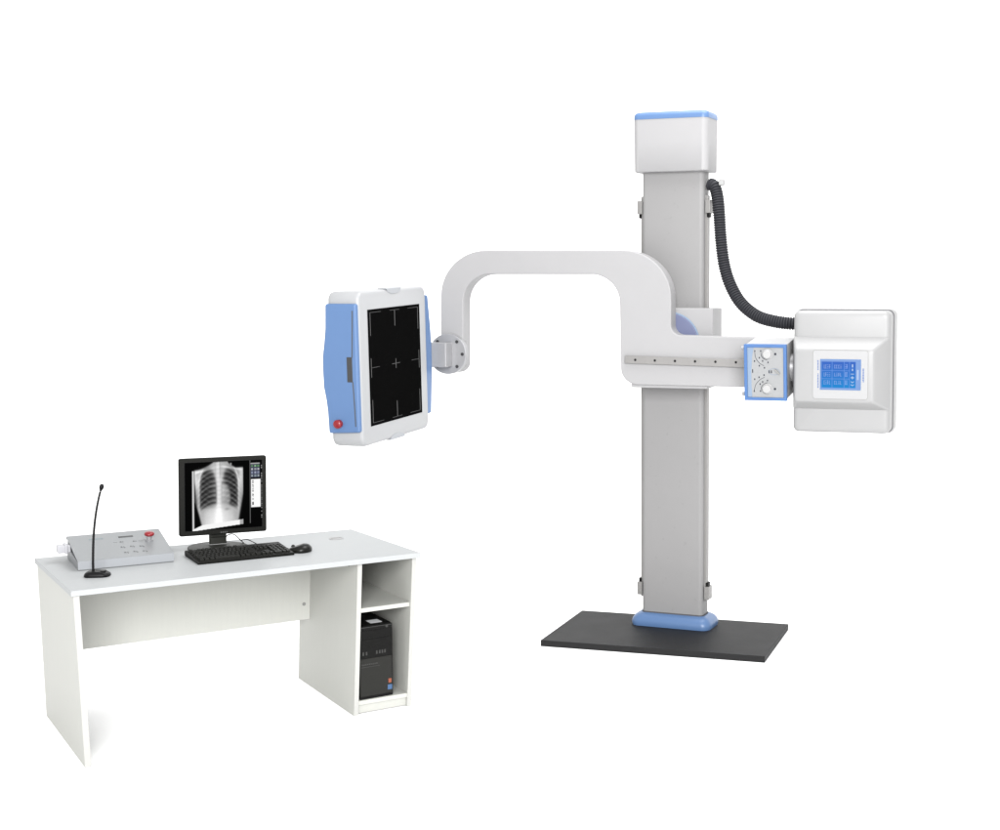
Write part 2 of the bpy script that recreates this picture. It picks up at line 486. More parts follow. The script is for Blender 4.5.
# finger notches in the top and bottom edge
for s in (1, -1):
    pts = [(-0.085, s * (H2 + 0.004)), (-0.07, s * (H2 - 0.014)), (-0.03, s * (H2 - 0.026)), (0.03, s * (H2 - 0.026)), (0.07, s * (H2 - 0.014)), (0.085, s * (H2 + 0.004))]
    obj('finger_notch', P(pts, 'y', -T2 - 0.003, -T2 + 0.05), M['silver_front'], det, DET, 0.002, 2)
# near side cover, bulging at its back edge
pts = [(-0.086, -0.322), (0.094, -0.330), (0.099, -0.21), (0.106, -0.15), (0.117, -0.09), (0.119, 0.0), (0.117, 0.07), (0.106, 0.14), (0.097, 0.21), (0.092, 0.340), (-0.086, 0.340)]
sc = obj('side_cover', P(pts, 'x', -W2 - 0.020, -W2 + 0.02), M['blue'], det, DET, 0.012, 4)
xo = -W2 - 0.0205
obj('handle_recess', B(xo - 0.0008, xo + 0.01, -0.056, -0.024, -0.062, 0.068), M['slot'], sc, DET, 0.002, 2)
g1 = [(xo, -0.066, 0.305), (xo, -0.064, 0.24), (xo, -0.060, 0.15), (xo, -0.056, 0.06)]
g2 = [(xo, -0.056, -0.06), (xo, -0.060, -0.14), (xo, -0.063, -0.22), (xo, -0.0645, -0.296)]
for g_ in (g1, g2):
    obj('groove', T(spline(g_, 0.01), 0.0028, 6), M['slot'], sc, DET)
bt = obj('stop_button', L([(0.022, 0), (0.022, 0.010), (0.0225, 0.012), (0.0225, 0.022), (0.020, 0.026), (0.012, 0.0285), (0.004, 0.029)], 28,
    Matrix.Translation((xo, 0.031, -0.277)) @ Matrix.Rotation(-PI / 2, 4, 'Y')), M['red'], det, DET, smooth=50)
# far side cover
pts = [(W2 - 0.03, -0.335), (W2 + 0.080, -0.325), (W2 + 0.100, -0.14), (W2 + 0.106, -0.06), (W2 + 0.106, 0.06), (W2 + 0.098, 0.16), (W2 + 0.072, 0.345), (W2 - 0.03, 0.355)]
obj('side_cover', P(pts, 'y', -0.072, 0.09), M['blue'], det, DET, 0.008, 3)

# ------------------------------------------------------------------ x-ray tube head
X0, X1, Z0, Z1 = 0.749, 1.256, 1.222, 1.862
def slab(y, d, r=0.03): return [(x, y, z) for x, z in rrect(X0 + d, X1 - d, Z0 + d, Z1 - d, r, 6)]
bm = bmesh.new()
loft(bm, [slab(-0.10, 0.0), slab(-0.222, 0.0), slab(-0.238, 0.004), slab(-0.247, 0.013, .025), slab(-0.25, 0.026, .02)])
th = obj('tube_head', bm, M['shell'], xs, STAND, smooth=60)
bm = bmesh.new()
loft(bm, [slab(0.07, 0.02), slab(0.06, 0.004), slab(0.045, -0.008), slab(-0.082, -0.010), slab(-0.0935, -0.007)])
obj('back_shell', bm, M['shell'], th, STAND, smooth=60)
obj('shell_seam', P([(p[0], p[2]) for p in slab(0, -0.0035)], 'y', -0.1025, -0.09), M['seam'], th, STAND)
# raised middle
bm = bmesh.new()
def ring(y, x0, x1, z0, z1, r): return [(x, y, z) for x, z in rrect(x0, x1, z0, z1, r, 5)]
RY = -0.34
loft(bm, [ring(-0.245, X0 + 0.001, X1 - 0.004, 1.345, 1.728, 0.01), ring(-0.262, X0 + 0.003, X1 - 0.010, 1.352, 1.722, 0.012),
          ring(RY + 0.012, X0 + 0.018, X1 - 0.066, 1.386, 1.672, 0.016), ring(RY + 0.003, X0 + 0.023, X1 - 0.074, 1.391, 1.665, 0.016), ring(RY, X0 + 0.032, X1 - 0.084, 1.399, 1.656, 0.014)])
rm = obj('raised_front', bm, M['shell'], th, STAND, smooth=50)
# label panel and touch screen
pa = on_plane(812.8, 349.8, STAND, 'y', RY); pb = on_plane(868, 400, STAND, 'y', RY)
ol = obj('panel_outline', P(rrect(pa.x, pb.x, pb.z, pa.z, 0.015, 6), 'y', RY - 0.0012, RY + 0.002), M['cap'], rm, STAND)
lp = obj('label_panel', P(rrect(pa.x + .0025, pb.x - .0025, pb.z + .0025, pa.z - .0025, 0.013, 6), 'y', RY - 0.003, RY + 0.002), M['panel'], rm, STAND)
sa = on_plane(820.3, 359.0, STAND, 'y', RY); sb = on_plane(860.8, 390.4, STAND, 'y', RY)
bm = bmesh.new()
box(bm, sa.x, sb.x, RY - 0.0042, RY + 0.001, sb.z, sa.z)
ts = obj('touch_screen', bm, M['blue_frame'], rm, STAND)
h, w = 120, 150
img = np.zeros((h, w, 3))
yy = np.linspace(0, 1, h)[:, None]
top = np.array([0.055, 0.16, 0.60]); bot = np.array([0.02, 0.26, 0.68])
img[:] = top + (bot - top) * (np.clip(yy * 1.2 - .1, 0, 1)[..., None] ** 1.3)
img[:, :4] = img[:, :4] * 0.5 + np.array([.02, .2, .6]) * .5
pale = np.array([0.26, 0.42, 0.80])
img[:8] = pale; img[-7:] = pale; img[:, :5] = img[:, :5] * .4 + pale * .6; img[:, 132:] = pale
rs = np.random.RandomState(3)
line = np.array([0.16, 0.34, 0.80])
for gx in (43, 88, 108):
    img[8:-7, gx:gx + 2] = line
for gy in (43, 76):
    img[gy:gy + 2, 5:108] = line
def glyphs(x0, x1, y0, y1, n, col, thick=2):
    for k in range(n):
        gx = int(x0 + (x1 - x0) * k / n)
        gw = max(int((x1 - x0) / n * 0.72), 2)
        kind = rs.randint(4)
        if kind != 1: img[y0:y1, gx:gx + thick] = img[y0:y1, gx:gx + thick] * .35 + col * .65
        if kind != 2: img[y0:y0 + thick, gx:gx + gw] = img[y0:y0 + thick, gx:gx + gw] * .35 + col * .65
        if kind != 3: img[y1 - thick:y1, gx:gx + gw] = img[y1 - thick:y1, gx:gx + gw] * .35 + col * .65
        if kind in (1, 3): img[(y0 + y1) // 2:(y0 + y1) // 2 + thick, gx:gx + gw] = col
w_ = np.array([0.38, 0.52, 0.88])
for r, (y0, y1) in enumerate(((20, 36), (52, 68), (84, 100))):
    glyphs(13, 40, y0, y1, 4, w_); glyphs(52, 82, y0 + 1, y1 - 1, 4, w_); glyphs(93, 104, y0 - 2, y1, 2, w_ * 1.2)
wh_ = np.array([0.62, 0.78, 0.95])
def bl(x0, x1, y0, y1): img[y0:y1, x0:x1] = wh_
bl(118, 122, 18, 30); bl(118, 122, 36, 44); bl(114, 126, 56, 58); bl(114, 126, 70, 73); bl(119, 121, 65, 78)
for k in range(5): bl(114 + k, 116 + k, 86 + k, 88 + k); bl(124 - k, 126 - k, 86 + k, 88 + k); bl(114 + k, 116 + k, 98 + k, 100 + k); bl(124 - k, 126 - k, 98 + k, 100 + k)
img[40:80, 137:143] = np.array([0.55, 0.68, 0.92])
img = blur(img, 2)
picture('display', ts, STAND, sa.x + .002, sb.x - .002, sb.z + .002, sa.z - .002, RY - 0.0046, img, M['touch'])
# printed lines of small lettering beside the screen (turned on its side)
bm = bmesh.new()
def vtext(px, y0, y1, n, wpx):
    for k in range(n):
        f0 = y0 + (y1 - y0) * (k + 0.15) / n; f1 = y0 + (y1 - y0) * (k + 0.8) / n
        p = on_plane(px - wpx / 2, f0, STAND, 'y', RY - .003); q = on_plane(px + wpx / 2, f1, STAND, 'y', RY - .003)
        if rs.rand() < 0.92:
            g = (q.x - p.x) * rs.uniform(0, .25)
            box(bm, p.x + g, q.x, RY - 0.0038, RY - 0.0025, q.z, p.z)
vtext(818.0, 360, 388, 19, 1.3)
obj('small_print', bm, M['ink_blue'], lp, STAND)
bm = bmesh.new()
vtext(863.2, 368.5, 382.5, 9, 1.7)
obj('small_print', bm, M['ink_blue'], lp, STAND)

# ------------------------------------------------------------------ collimator
CF = STAND @ frame(0.622, -0.36, 1.54, 0, 0.10)
hw, hh = 0.1125, 0.149
co = obj('collimator', B(-hw + .004, hw - .004, 0.006, 0.30, -hh + .004, hh - .004), M['collimator'], xs, CF, 0.004, 2)
bm = bmesh.new()
bt_ = 0.017
outer = [(-hw, -hh), (hw, -hh), (hw, hh), (-hw, hh)]; inner = [(-hw + bt_, -hh + bt_), (hw - bt_, -hh + bt_), (hw - bt_, hh - bt_), (-hw + bt_, hh - bt_)]
def q4(a, b): pass
ov = [[bm.verts.new((x, y, z)) for x, z in outer] for y in (-0.004, 0.022)]
iv = [[bm.verts.new((x, y, z)) for x, z in inner] for y in (-0.004, 0.022)]
for i in range(4):
    j = (i + 1) % 4
    bm.faces.new((ov[0][i], ov[0][j], iv[0][j], iv[0][i])); bm.faces.new((ov[1][j], ov[1][i], iv[1][i], iv[1][j]))
    bm.faces.new((ov[0][j], ov[0][i], ov[1][i], ov[1][j])); bm.faces.new((iv[0][i], iv[0][j], iv[1][j], iv[1][i]))
obj('front_frame', bm, M['blue_frame'], co, CF, 0.003, 2)
dp = obj('dial_plate', B(-hw + bt_, hw - bt_, 0.003, 0.02, -hh + bt_, hh - bt_), M['dial_plate'], co, CF)
# px helpers on the dial plate: photo crop coordinates -> local
def D(px, py, y=0.003):
    p = on_plane(735 + px / 9.23, 325 + py / 9.23, CF, 'y', y); return p.x, p.z
# pale blue strip at the left with a bowed edge
x_l = -hw + bt_; zt, zb = hh - bt_ - .001, -hh + bt_ + .001
pts = [(x_l + .0005, zb), (D(160, 660)[0], zb)] + [(D(px, py)[0], D(px, py)[1]) for px, py in ((153, 560), (150, 430), (158, 290))] + [(D(172, 200)[0], zt), (x_l + .0005, zt)]
obj('blue_strip', P(pts, 'y', 0.0022, 0.006), M['dial_blue'], dp, CF)
bm = bmesh.new()
def arc(pts, r=0.0011):
    tube(bm, spline([(D(x, y)[0], 0.0025, D(x, y)[1]) for x, y in pts], 0.004), r, 6)
arc([(182, 250), (190, 300), (215, 340), (245, 365), (272, 378)]); arc([(238, 255), (245, 290), (262, 310), (300, 325)])
arc([(178, 605), (190, 555), (215, 520), (245, 495), (275, 482)]); arc([(238, 605), (245, 570), (262, 550), (300, 530)])
def blot(x, y, sx=9, sy=11):
    a = D(x - sx, y - sy); b = D(x + sx, y + sy)
    box(bm, a[0], b[0], 0.0018, 0.0045, b[1], a[1])
for x, y in ((183, 240), (237, 240), (225, 302), (255, 332), (180, 333), (225, 376), (272, 395), (305, 345), (268, 462), (222, 482), (182, 500), (300, 512), (255, 525), (232, 545), (178, 610), (236, 610)):
    blot(x, y, 5, 7)
for x in (316, 336):
    blot(x, 432, 5, 13)
blot(163, 425, 4, 16)
obj('scale_marks', bm, M['ink'], dp, CF)
for x, y in ((372, 268), (370, 590)):
    p = D(x, y); obj('indicator', P(circle(0.0058, 14, *p), 'y', 0.0, 0.004), M['ink'], dp, CF)
bm = bmesh.new()
p = D(362, 432)
ringp = [(p[0] + 0.0295 * math.cos(a_), 0.0027, p[1] + 0.0165 * math.sin(a_)) for a_ in np.linspace(0, 2 * PI, 40)]
tube(bm, ringp, 0.0009, 6)
obj('switch_outline', bm, M['dial_blue'], dp, CF)
p = D(390, 432)
obj('rocker_switch', B(-0.018, 0.018, -0.007, 0.003, -0.0045, 0.0045, Matrix.Translation((p[0], 0, p[1])) @ Matrix.Rotation(math.radians(45), 4, 'Y')), M['cap'], dp, CF, 0.001, 2)
for x, y in ((295, 270), (294, 590)):
    p = D(x, y, -0.012)
    kn = obj('dial_knob', L([(0.027, 0), (0.027, 0.004), (0.0235, 0.006), (0.0225, 0.022), (0.020, 0.025), (0.010, 0.0255)], 32,
        Matrix.Translation((p[0], 0.003, p[1])) @ Matrix.Rotation(PI / 2, 4, 'X')), M['knob'], co, CF, smooth=40)
for z in (hh - 0.026, -hh + 0.030):
    obj('side_knob', L([(0.008, 0), (0.008, 0.008), (0.011, 0.009), (0.011, 0.022), (0.008, 0.024)], 16,
        Matrix.Translation((-hw + 0.003, 0.035, z)) @ Matrix.Rotation(-PI / 2, 4, 'Y')), M['disc'], co, CF, smooth=40)
obj('mounting_ring', L([(0.075, 0), (0.075, 0.02), (0.07, 0.03)], 40, Matrix.Translation((hw - 0.008, 0.19, 0)) @ Matrix.Rotation(PI / 2, 4, 'Y')), M['disc'], co, CF, smooth=40)

# ------------------------------------------------------------------ cable hose
hp = []
for (px, py, y) in ((709.5, 184, 0.19), (714.5, 186.5, 0.175), (717.5, 197, 0.16), (719.3, 215, 0.14), (721, 240, 0.12), (724.3, 265, 0.10), (730.5, 285, 0.08), (741, 303, 0.055), (757, 316, 0.03), (775, 321.5, 0.01), (790, 323.5, 0.0), (802, 324, 0.0)):
    hp.append(on_plane(px, py, STAND, 'y', y))
path = spline(hp, 0.0048)
rad = [0.0355 if (i % 3) != 0 else 0.0265 for i in range(len(path))]
ho = obj('cable_hose', T(path, rad, 20), M['hose'], xs, STAND, smooth=25)
p = on_plane(721.5, 182.5, STAND, 'y', 0.15)
obj('hose_clip', B(p.x - 0.012, p.x + 0.014, 0.13, 0.18, p.z - 0.016, p.z + 0.018), M['grommet'], ho, STAND, 0.004, 2)

# ================================================================== DESK
dk = thing('desk', 'long white laminate desk with open shelf pedestal on its right end', 'desk', DESK)
HT = 0.74
bm = bmesh.new()
tq = [(0.0, 0.022), (1.550, 0.0), (1.512, 0.785), (0.002, 0.850)]
hexa(bm, [(x, y, HT - 0.024) for x, y in tq], [(x, y, HT) for x, y in tq])
top = obj('tabletop', bm, M['lam_top'], dk, DESK, 0.0025, 2)
ZT = HT - 0.0245
def panel(name, x0, x1, y0, y1, z0, z1, db=0.0, parent=dk, m='lam', bev=0.0015, dy=0.0):
    """upright board; db shifts its foot sideways"""
    bm = bmesh.new()
    hexa(bm, [(x0 + db, y0 + dy, z0), (x1 + db, y0 + dy, z0), (x1 + db, y1 + (dy if y1 - y0 < .01 else 0), z0), (x0 + db, y1 + (dy if y1 - y0 < .01 else 0), z0)], [(x0, y0, z1), (x1, y0, z1), (x1, y1, z1), (x0, y1, z1)])
    return obj(name, bm, M[m], parent, DESK, bev, 2)
lp_ = panel('side_panel', 0.010, 0.035, 0.034, 0.835, 0, ZT, 0.020, dy=-0.040)
dv = panel('side_panel', 1.248, 1.270, 0.034, 0.795, 0, ZT, -0.026, dy=0.008)
rp = panel('side_panel', 1.518, 1.540, 0.030, 0.775, 0, ZT, -0.030, dy=0.014)
for p_, x0, x1, db, dy in ((lp_, 0.010, 0.035, 0.020, -0.040), (dv, 1.248, 1.270, -0.026, 0.008), (rp, 1.518, 1.540, -0.030, 0.014)):
    y0 = 0.030 if p_ is rp else 0.034
    panel('edge_band', x0 + .0004, x1 - .0004, y0 - 0.0012, y0 + 0.001, 0.0005, ZT - .0005, db, p_, 'lam_edge', 0, dy)
panel('modesty_panel', 0.036, 1.2485, 0.652, 0.670, 0.333, ZT, 0)
panel('shelf', 1.2625, 1.5085, 0.046, 0.766, 0.480, 0.500, 0)
panel('bottom_panel', 1.2475, 1.491, 0.046, 0.766, 0.045, 0.065, 0)
panel('kick_board', 1.2465, 1.490, 0.060, 0.078, 0.004, 0.0445, 0)
panel('back_panel', 1.248, 1.510, 0.767, 0.774, 0.02, ZT, 0)
for px, py, pl, v in ((304, 604, 'y', 0.652),):
    p = on_plane(px, py, DESK, pl, v)
    obj('cover_cap', P(circle(0.009, 18, p.x, p.z), 'y', 0.6505, 0.654), M['cap'], dk, DESK)
for xx, yy_, zz in ((1.246, 0.14, 0.690), (1.517, 0.22, 0.690)):
    obj('cover_cap', P(circle(0.008, 18, yy_, zz), 'x', xx - 0.0012, xx + 0.002), M['cap'], dk, DESK)
p = on_plane(336.2, 538.6, DESK, 'z', HT)
gr = obj('cable_grommet', L([(0.036, 0), (0.036, 0.0025), (0.033, 0.004), (0.006, 0.0042)], 36, Matrix.Translation((p.x, p.y, HT - 0.0005))), M['grommet'], dk, DESK, smooth=40)
obj('cable_slot', B(p.x - 0.026, p.x + 0.026, p.y - 0.008, p.y + 0.008, HT + 0.002, HT + 0.0046), M['cap'], gr, DESK)

# ================================================================== COMPUTER TOWER
TW = DESK @ frame(1.2565, 0.056, 0.0655, 0.02)
tw = thing('computer_tower', 'black tower computer with grey lower front standing in the desk pedestal', 'computer', TW)
w, d, h = 0.170, 0.40, 0.346
obj('case', B(0.0, w, 0.02, d, 0.0, h), M['tower'], tw, TW, 0.003, 2)
fb = obj('front_bezel', P(rrect(0.001, w - .001, 0.0, h - .001, 0.006, 4), 'y', 0.0, 0.0195), M['tower'], tw, TW, 0.002, 2)
gl = obj('lower_grille', B(0.004, w - 0.006, -0.004, 0.003, 0.014, 0.192), M['tower_grey'], fb, TW, 0.002, 2)
obj('grille_rib', B(0.008, 0.10, -0.0055, -0.002, 0.152, 0.154), M['tower_line'], gl, TW)
bm = bmesh.new()
for k in range(9): box(bm, 0.012 + k * 0.009, 0.018 + k * 0.009, -0.0052, -0.002, 0.162, 0.1675)
obj('maker_lettering', bm, M['tower_line'], gl, TW)
for z in (0.246, 0.288):
    obj('drive_bay', B(0.012, w - 0.012, -0.0022, 0.002, z, z + 0.036), M['tower'], fb, TW, 0.0015, 2)
for k, x in enumerate((0.018, 0.034, 0.085, 0.100, 0.113, 0.126)):
    obj('port', B(x, x + 0.007, -0.002, 0.002, 0.208, 0.224), M['tower_line'], fb, TW)
obj('power_button', P(circle(0.006, 14, w - 0.03, 0.333), 'y', -0.002, 0.002), M['tower_line'], fb, TW)
obj('front_trim', B(0.004, w - 0.006, -0.0025, 0.002, h - 0.008, h - 0.0055), M['tower_line'], fb, TW)
obj('sticker', B(w - 0.026, w - 0.011, -0.0052, -0.003, 0.062, 0.082), M['orange'], gl, TW, label='orange sticker')
obj('sticker', B(w - 0.030, w - 0.008, -0.0052, -0.003, 0.030, 0.053), M['blue_sticker'], gl, TW, label='blue sticker')
obj('paper_label', B(0.078, 0.135, 0.04, 0.10, h - 0.001, h + 0.001), M['white_label'], tw, TW)

# ================================================================== MONITOR
pb_ = DESK.inverted() @ Vector((MON.translation.x, MON.translation.y, HT))
MB = DESK @ frame(pb_.x, pb_.y + 0.03, HT, 0.4917 - 0.58)
mo = thing('monitor', 'black flat screen monitor showing a chest x-ray', 'monitor', MB)
mw, mh = 0.2042, 0.185
def mring(y, d, r): return [(x, y, z) for x, z in rrect(-mw + d, mw - d, -mh + d, mh - d, r, 5)]
bm = bmesh.new()
loft(bm, [mring(0.025, 0.03, 0.01), mring(0.012, 0.006, 0.01), mring(0.0, 0.0, 0.010), mring(-0.016, 0.0, 0.010), mring(-0.02, 0.003, 0.008)])
bz = obj('bezel', bm, M['mon'], mo, MON, smooth=40)
ma = on_plane(184.9, 462.4, MON, 'y', -0.02); mb = on_plane(262.3, 528.6, MON, 'y', -0.02)
sx0, sx1, sz0, sz1 = -mw + 0.026, mw - 0.022, -mh + 0.024, mh - 0.020
obj('screen_surround', B(sx0 - .002, sx1 + .002, -0.0203, -0.012, sz0 - .002, sz1 + .002), M['black'], bz, MON)
def chest(a, b, rnd):
    """a soft grey chest radiograph; a runs 0..1 across, b 0..1 down"""
    g = lambda x, c, s: np.exp(-((x - c) / s) ** 2)
    sig = lambda x, s: 1 / (1 + np.exp(-np.clip(x / s, -40, 40)))
    img = 0.62 + 0.10 * g(a, .5, .3)
    def lobe(cx, wl, wr, cy, top, bot):
        dx = np.where(a < cx, (cx - a) / wl, (a - cx) / wr)
        dy = np.where(b < cy, (cy - b) / top, (b - cy) / bot)
        return sig(1 - dx ** 2.4 - dy ** np.where(b < cy, 2.0, 4.0), .13)
    # narrower at the apex, wider at the base
    sh = .05 * (b - .45)
    aa = a
    a1 = a + sh
    L = lobe(.300, .185, .175, .46, .36, .34)
    L *= sig(.655 + .20 * np.clip(.33 - a, -.12, .2) - b, .016) * sig(a - (.145 + 1.5 * np.clip(.34 - b, 0, .3) ** 2), .018)
    Rr = lobe(.740, .170, .175, .46, .36, .34)
    Rr *= sig(.645 + .22 * np.clip(a - .72, -.12, .2) - b, .016) * sig((.895 - 1.5 * np.clip(.34 - b, 0, .3) ** 2) - a, .018)
    lung = np.clip(L + Rr, 0, 1)
    img = img - .49 * lung
    # denser towards the hilum, mottled vessels
    img += .13 * lung * (g(a, .45, .07) + g(a, .60, .06)) * g(b, .42, .18)
    heart = sig(1 - (((a - .615) / .125) ** 2 + ((b - .53) / .20) ** 2), .16) * sig(a - .5, .02)
    # posterior ribs
    for side, cx in ((-1, .47), (1, .56)):
        r = np.clip((a - cx) * side, 0, 1)
        y = b + .06 * r - 1.30 * r ** 2
        for k in range(9):
            y0 = .07 + .071 * k + .004 * math.sin(3.1 * k + side)
            img += (.155 + .04 * math.sin(2.3 * k + side)) * np.exp(-((y - y0) / .0175) ** 2) * (.25 + .75 * lung) * (1 - .65 * heart) * (r > .015) * (r < .40) * sig(.74 - b, .02)
            img -= .05 * np.exp(-((y - y0 - .033) / .012) ** 2) * lung * (1 - .8 * heart)
        # anterior ribs slope the other way
        y = b - .55 * (.34 - r) * (r < .34)
        for k in range(6):
            y0 = .15 + .082 * k
            img += .07 * np.exp(-((y - y0) / .014) ** 2) * lung * sig(r - .10, .02)
    # chest wall, clavicles, shoulder blades
    wl = .132 + 1.5 * np.clip(.34 - b, 0, .3) ** 2 + .02 * np.clip(b - .45, 0, 1)
    img += .17 * g(a, wl, .016) * sig(b - .12, .02) * sig(.70 - b, .03)
    wr = .91 - 1.5 * np.clip(.34 - b, 0, .3) ** 2 - .02 * np.clip(b - .45, 0, 1)
    img += .17 * g(a, wr, .016) * sig(b - .12, .02) * sig(.70 - b, .03)
    img += .20 * g(b, .145 - .16 * (a - .10), .016) * sig(a - .07, .02) * sig(.42 - a, .03)
    img += .20 * g(b, .075 + .14 * (a - .60), .016) * sig(a - .60, .03) * sig(.95 - a, .02)
    img += .26 * g(a, .07, .09) * sig(.40 - b, .05) + .2 * g(a, .96, .07) * sig(.40 - b, .05)
    img -= .10 * g(a, .10, .025) * g(b, .19, .05) + .10 * g(a, .91, .025) * g(b, .19, .05)
    # spine, windpipe, heart
    sp = g(a, .515, .062)
    img += sp * (.17 + .02 * b) + .025 * sp * np.sin(b * 100)
    img -= .16 * g(a, .545, .018) * sig(.24 - b, .03)
    img -= .05 * g(np.abs(a - .515), .065, .012) * sig(.6 - b, .05)
    img += .36 * heart * lung
    img += .10 * g(a, .60, .045) * g(b, .27, .07)
    # belly
    img += .17 * sig(b - .68, .03) * g(a, .5, .40) + .06 * sig(b - .82, .05)
    img -= .16 * g(a, .675, .045) * g(b, .705, .018)
    img -= .05 * sig(b - .72, .03) * (g(a, .20, .05) + g(a, .85, .05))
    img += (rnd.rand(*a.shape) - .5) * .06
    # outside the body
    body = np.where(a < .5, sig(b - (.118 - .115 * np.clip(a / .42, 0, 1) ** 2.0), .006), sig(b - .098 * np.clip((a - .69) / .16, 0, 1) ** .7, .006))
    body *= sig(a - (.04 + .15 * np.clip((b - .58) / .38, 0, 1) ** .75), .007)
    body *= sig((1.01 - .125 * np.clip((b - .44) / .52, 0, 1)) - a, .008)
    img = img * body
    img *= 1 - .6 * sig(a - .045, .006) * sig((.055 + .035 * np.clip((b - .3) / .3, 0, 1)) - a, .006) * sig(b - .30, .02)
    img = np.maximum(img, .84 * (a < .035) * (b > .125))
    line = .985 - .065 * a
    strip = (b > line - .05 * np.clip(a / .2, 0, 1)) & (b < line + .02)
    img = np.where(strip, .97, img)
    img = np.where(strip & (a > .93), .68, img)
    img = np.where(b > line + .02, 0, img)
    return np.clip(img, 0, 1) * ((a > 0) & (a < 1))
# the chest x-ray picture
h, w = 190, 200
V, U = np.mgrid[0:h, 0:w]
U = (U + .5) / w; V = (V + .5) / h
# crop coordinates of the photo: u: -3..805, v: 60..800
X = -3 + 808 * U; Y = 62 + 738 * V
a = (X - 72) / 533.0; b = (Y - 62) / 738.0
img = chest(a, b, rs)
lin = np.where(img <= .04045, img / 12.92, ((img + .055) / 1.055) ** 2.4)
pic = np.repeat(lin[..., None], 3, 2)
def fillp(x0, x1, y0, y1, col):
    m_ = (X >= x0) & (X < x1) & (Y >= y0) & (Y < y1)
    pic[m_] = col
fillp(470, 482, 80, 110, .35); fillp(676, 681, 55, 755, .22)
fillp(684, 782, 92, 104, .42); fillp(684, 782, 104, 252, (.06, .065, .10))
for r in range(4):
    for c in range(3):
        x0, y0 = 688 + 33 * c, 112 + 36 * r
        col = [(.10, .32, .08), (.45, .47, .52), (.30, .34, .48), (.26, .32, .36)][r]
        fillp(x0 + 4, x0 + 22, y0 + 3, y0 + 24, np.array(col) * (0.8 + .4 * rs.rand()))
        fillp(x0 + 9, x0 + 17, y0 + 9, y0 + 18, .6 if (r + c) % 2 else .18)
fillp(687, 787, 272, 580, .98)
for k, y0 in enumerate((284, 330, 378, 430, 520)):
    for j in range(4):
        fillp(698 + 5 * (j % 2) * (k < 4), 718 - 4 * ((j + k) % 2) * (k < 4), y0 + 9 * j, y0 + 9 * j + (7 if k < 4 else 10), .03)
fillp(698, 716, 478, 500, .45)
for k in range(30):
    if rs.rand() < .8: fillp(797, 803, 75 + 22 * k, 75 + 22 * k + 5 + 10 * rs.rand(), .25 + .2 * rs.rand())
fillp(687, 700, 560, 566, .7)
pic = blur(pic, 1)
picture('screen', bz, MON, sx0, sx1, sz0, sz1, -0.0208, pic, M['screen'])
bm = bmesh.new()
for k in range(4): box(bm, 0.0 + k * 0.009 - 0.015, 0.006 + k * 0.009 - 0.015, -0.0206, -0.018, -mh + 0.006, -mh + 0.013)
obj('maker_mark', bm, M['mark'], bz, MON)
# neck and foot
nk = bmesh.new()
fo = [on_plane(x, y, DESK, 'z', HT) for x, y in ((187.5, 549.5), (191, 553.2), (200, 556), (226, 556.5), (240, 553.5), (249, 548.5), (246.5, 545.8), (240, 544.2), (226, 543.2), (208, 543.8), (197, 545.3), (190, 547.3))]
cpts = [(p.x, p.y) for p in fo]
fc = sum((Vector(p) for p in cpts), Vector((0, 0))) / len(cpts)
sm = []
for i in range(len(cpts)):
    p0, p1, p2, p3 = (Vector(cpts[(i + k) % len(cpts)]) for k in (-1, 0, 1, 2))
    for t in (0, .25, .5, .75):
        sm.append(0.5 * ((2 * p1) + (p2 - p0) * t + (2 * p0 - 5 * p1 + 4 * p2 - p3) * t * t + (3 * p1 - p0 - 3 * p2 + p3) * t ** 3))
bm = bmesh.new()
loft(bm, [[(p.x, p.y, HT + z) for p in [(fc + (q_ - fc) * s) for q_ in sm]] for z, s in ((0.0005, .99), (0.003, 1.0), (0.007, 1.0), (0.010, .985), (0.0115, .95))])
ft = obj('stand_foot', bm, M['mon_base'], mo, DESK, smooth=50)
ncx = on_plane(217.8, 546, DESK, 'z', HT)
N2 = DESK @ frame(ncx.x, ncx.y, HT, 0.4917 - 0.58)
bm = bmesh.new()
loft(bm, [[(x, y, z) for x, y in rrect(-0.040, 0.040, -0.016, 0.014, 0.008, 4)] for z in (0.010, 0.075)] )
obj('stand_neck', bm, M['mon_base'], mo, N2, smooth=40)
obj('neck_trim', P(rrect(-0.043, 0.043, -0.019, 0.017, 0.009, 4), 'z', 0.0095, 0.0135), M['grommet'], mo, N2)
mp_ = MON.inverted() @ (N2 @ Vector((0, 0, 0.06)))
obj('rear_hub', B(mp_.x - 0.036, mp_.x + 0.036, 0.012, mp_.y + 0.004, -0.205, -0.08), M['mon_base'], mo, MON, 0.006, 2)

# ================================================================== KEYBOARD
k0, k1, k2, k3 = (on_plane(x, y, DESK, 'z', HT) for x, y in ((197, 565.3), (294.5, 555.2), (280.0, 547.3), (184.5, 555.4)))
kc = (k0 + k1 + k2 + k3) / 4
KBm = DESK @ frame(kc.x, kc.y, HT, math.atan2((k1 - k0).y, (k1 - k0).x))
kb = thing('keyboard', 'black full-size keyboard on the desk in front of the monitor', 'keyboard', KBm)
KI = KBm.inverted() @ DESK
q = [KI @ p for p in (k0, k1, k2, k3)]
xl = (q[0].x + q[3].x) / 2; xr = (q[1].x + q[2].x) / 2; yf = (q[0].y + q[1].y) / 2; yb = (q[2].y + q[3].y) / 2
dfront, dback = 0.013, 0.026
bm = bmesh.new()
hexa(bm, [(xl, yf, .001), (xr, yf, .001), (xr, yb, .001), (xl, yb, .001)], [(xl, yf, dfront), (xr, yf, dfront), (xr, yb, dback), (xl, yb, dback)])
kbody = obj('keyboard_body', bm, M['kb'], kb, KBm, 0.004, 3)
KT = KBm @ Matrix.Translation((0, yf, dfront)) @ Matrix.Rotation(math.atan2(dback - dfront, yb - yf), 4, 'X')
dep = math.hypot(yb - yf, dback - dfront)
kproto = None
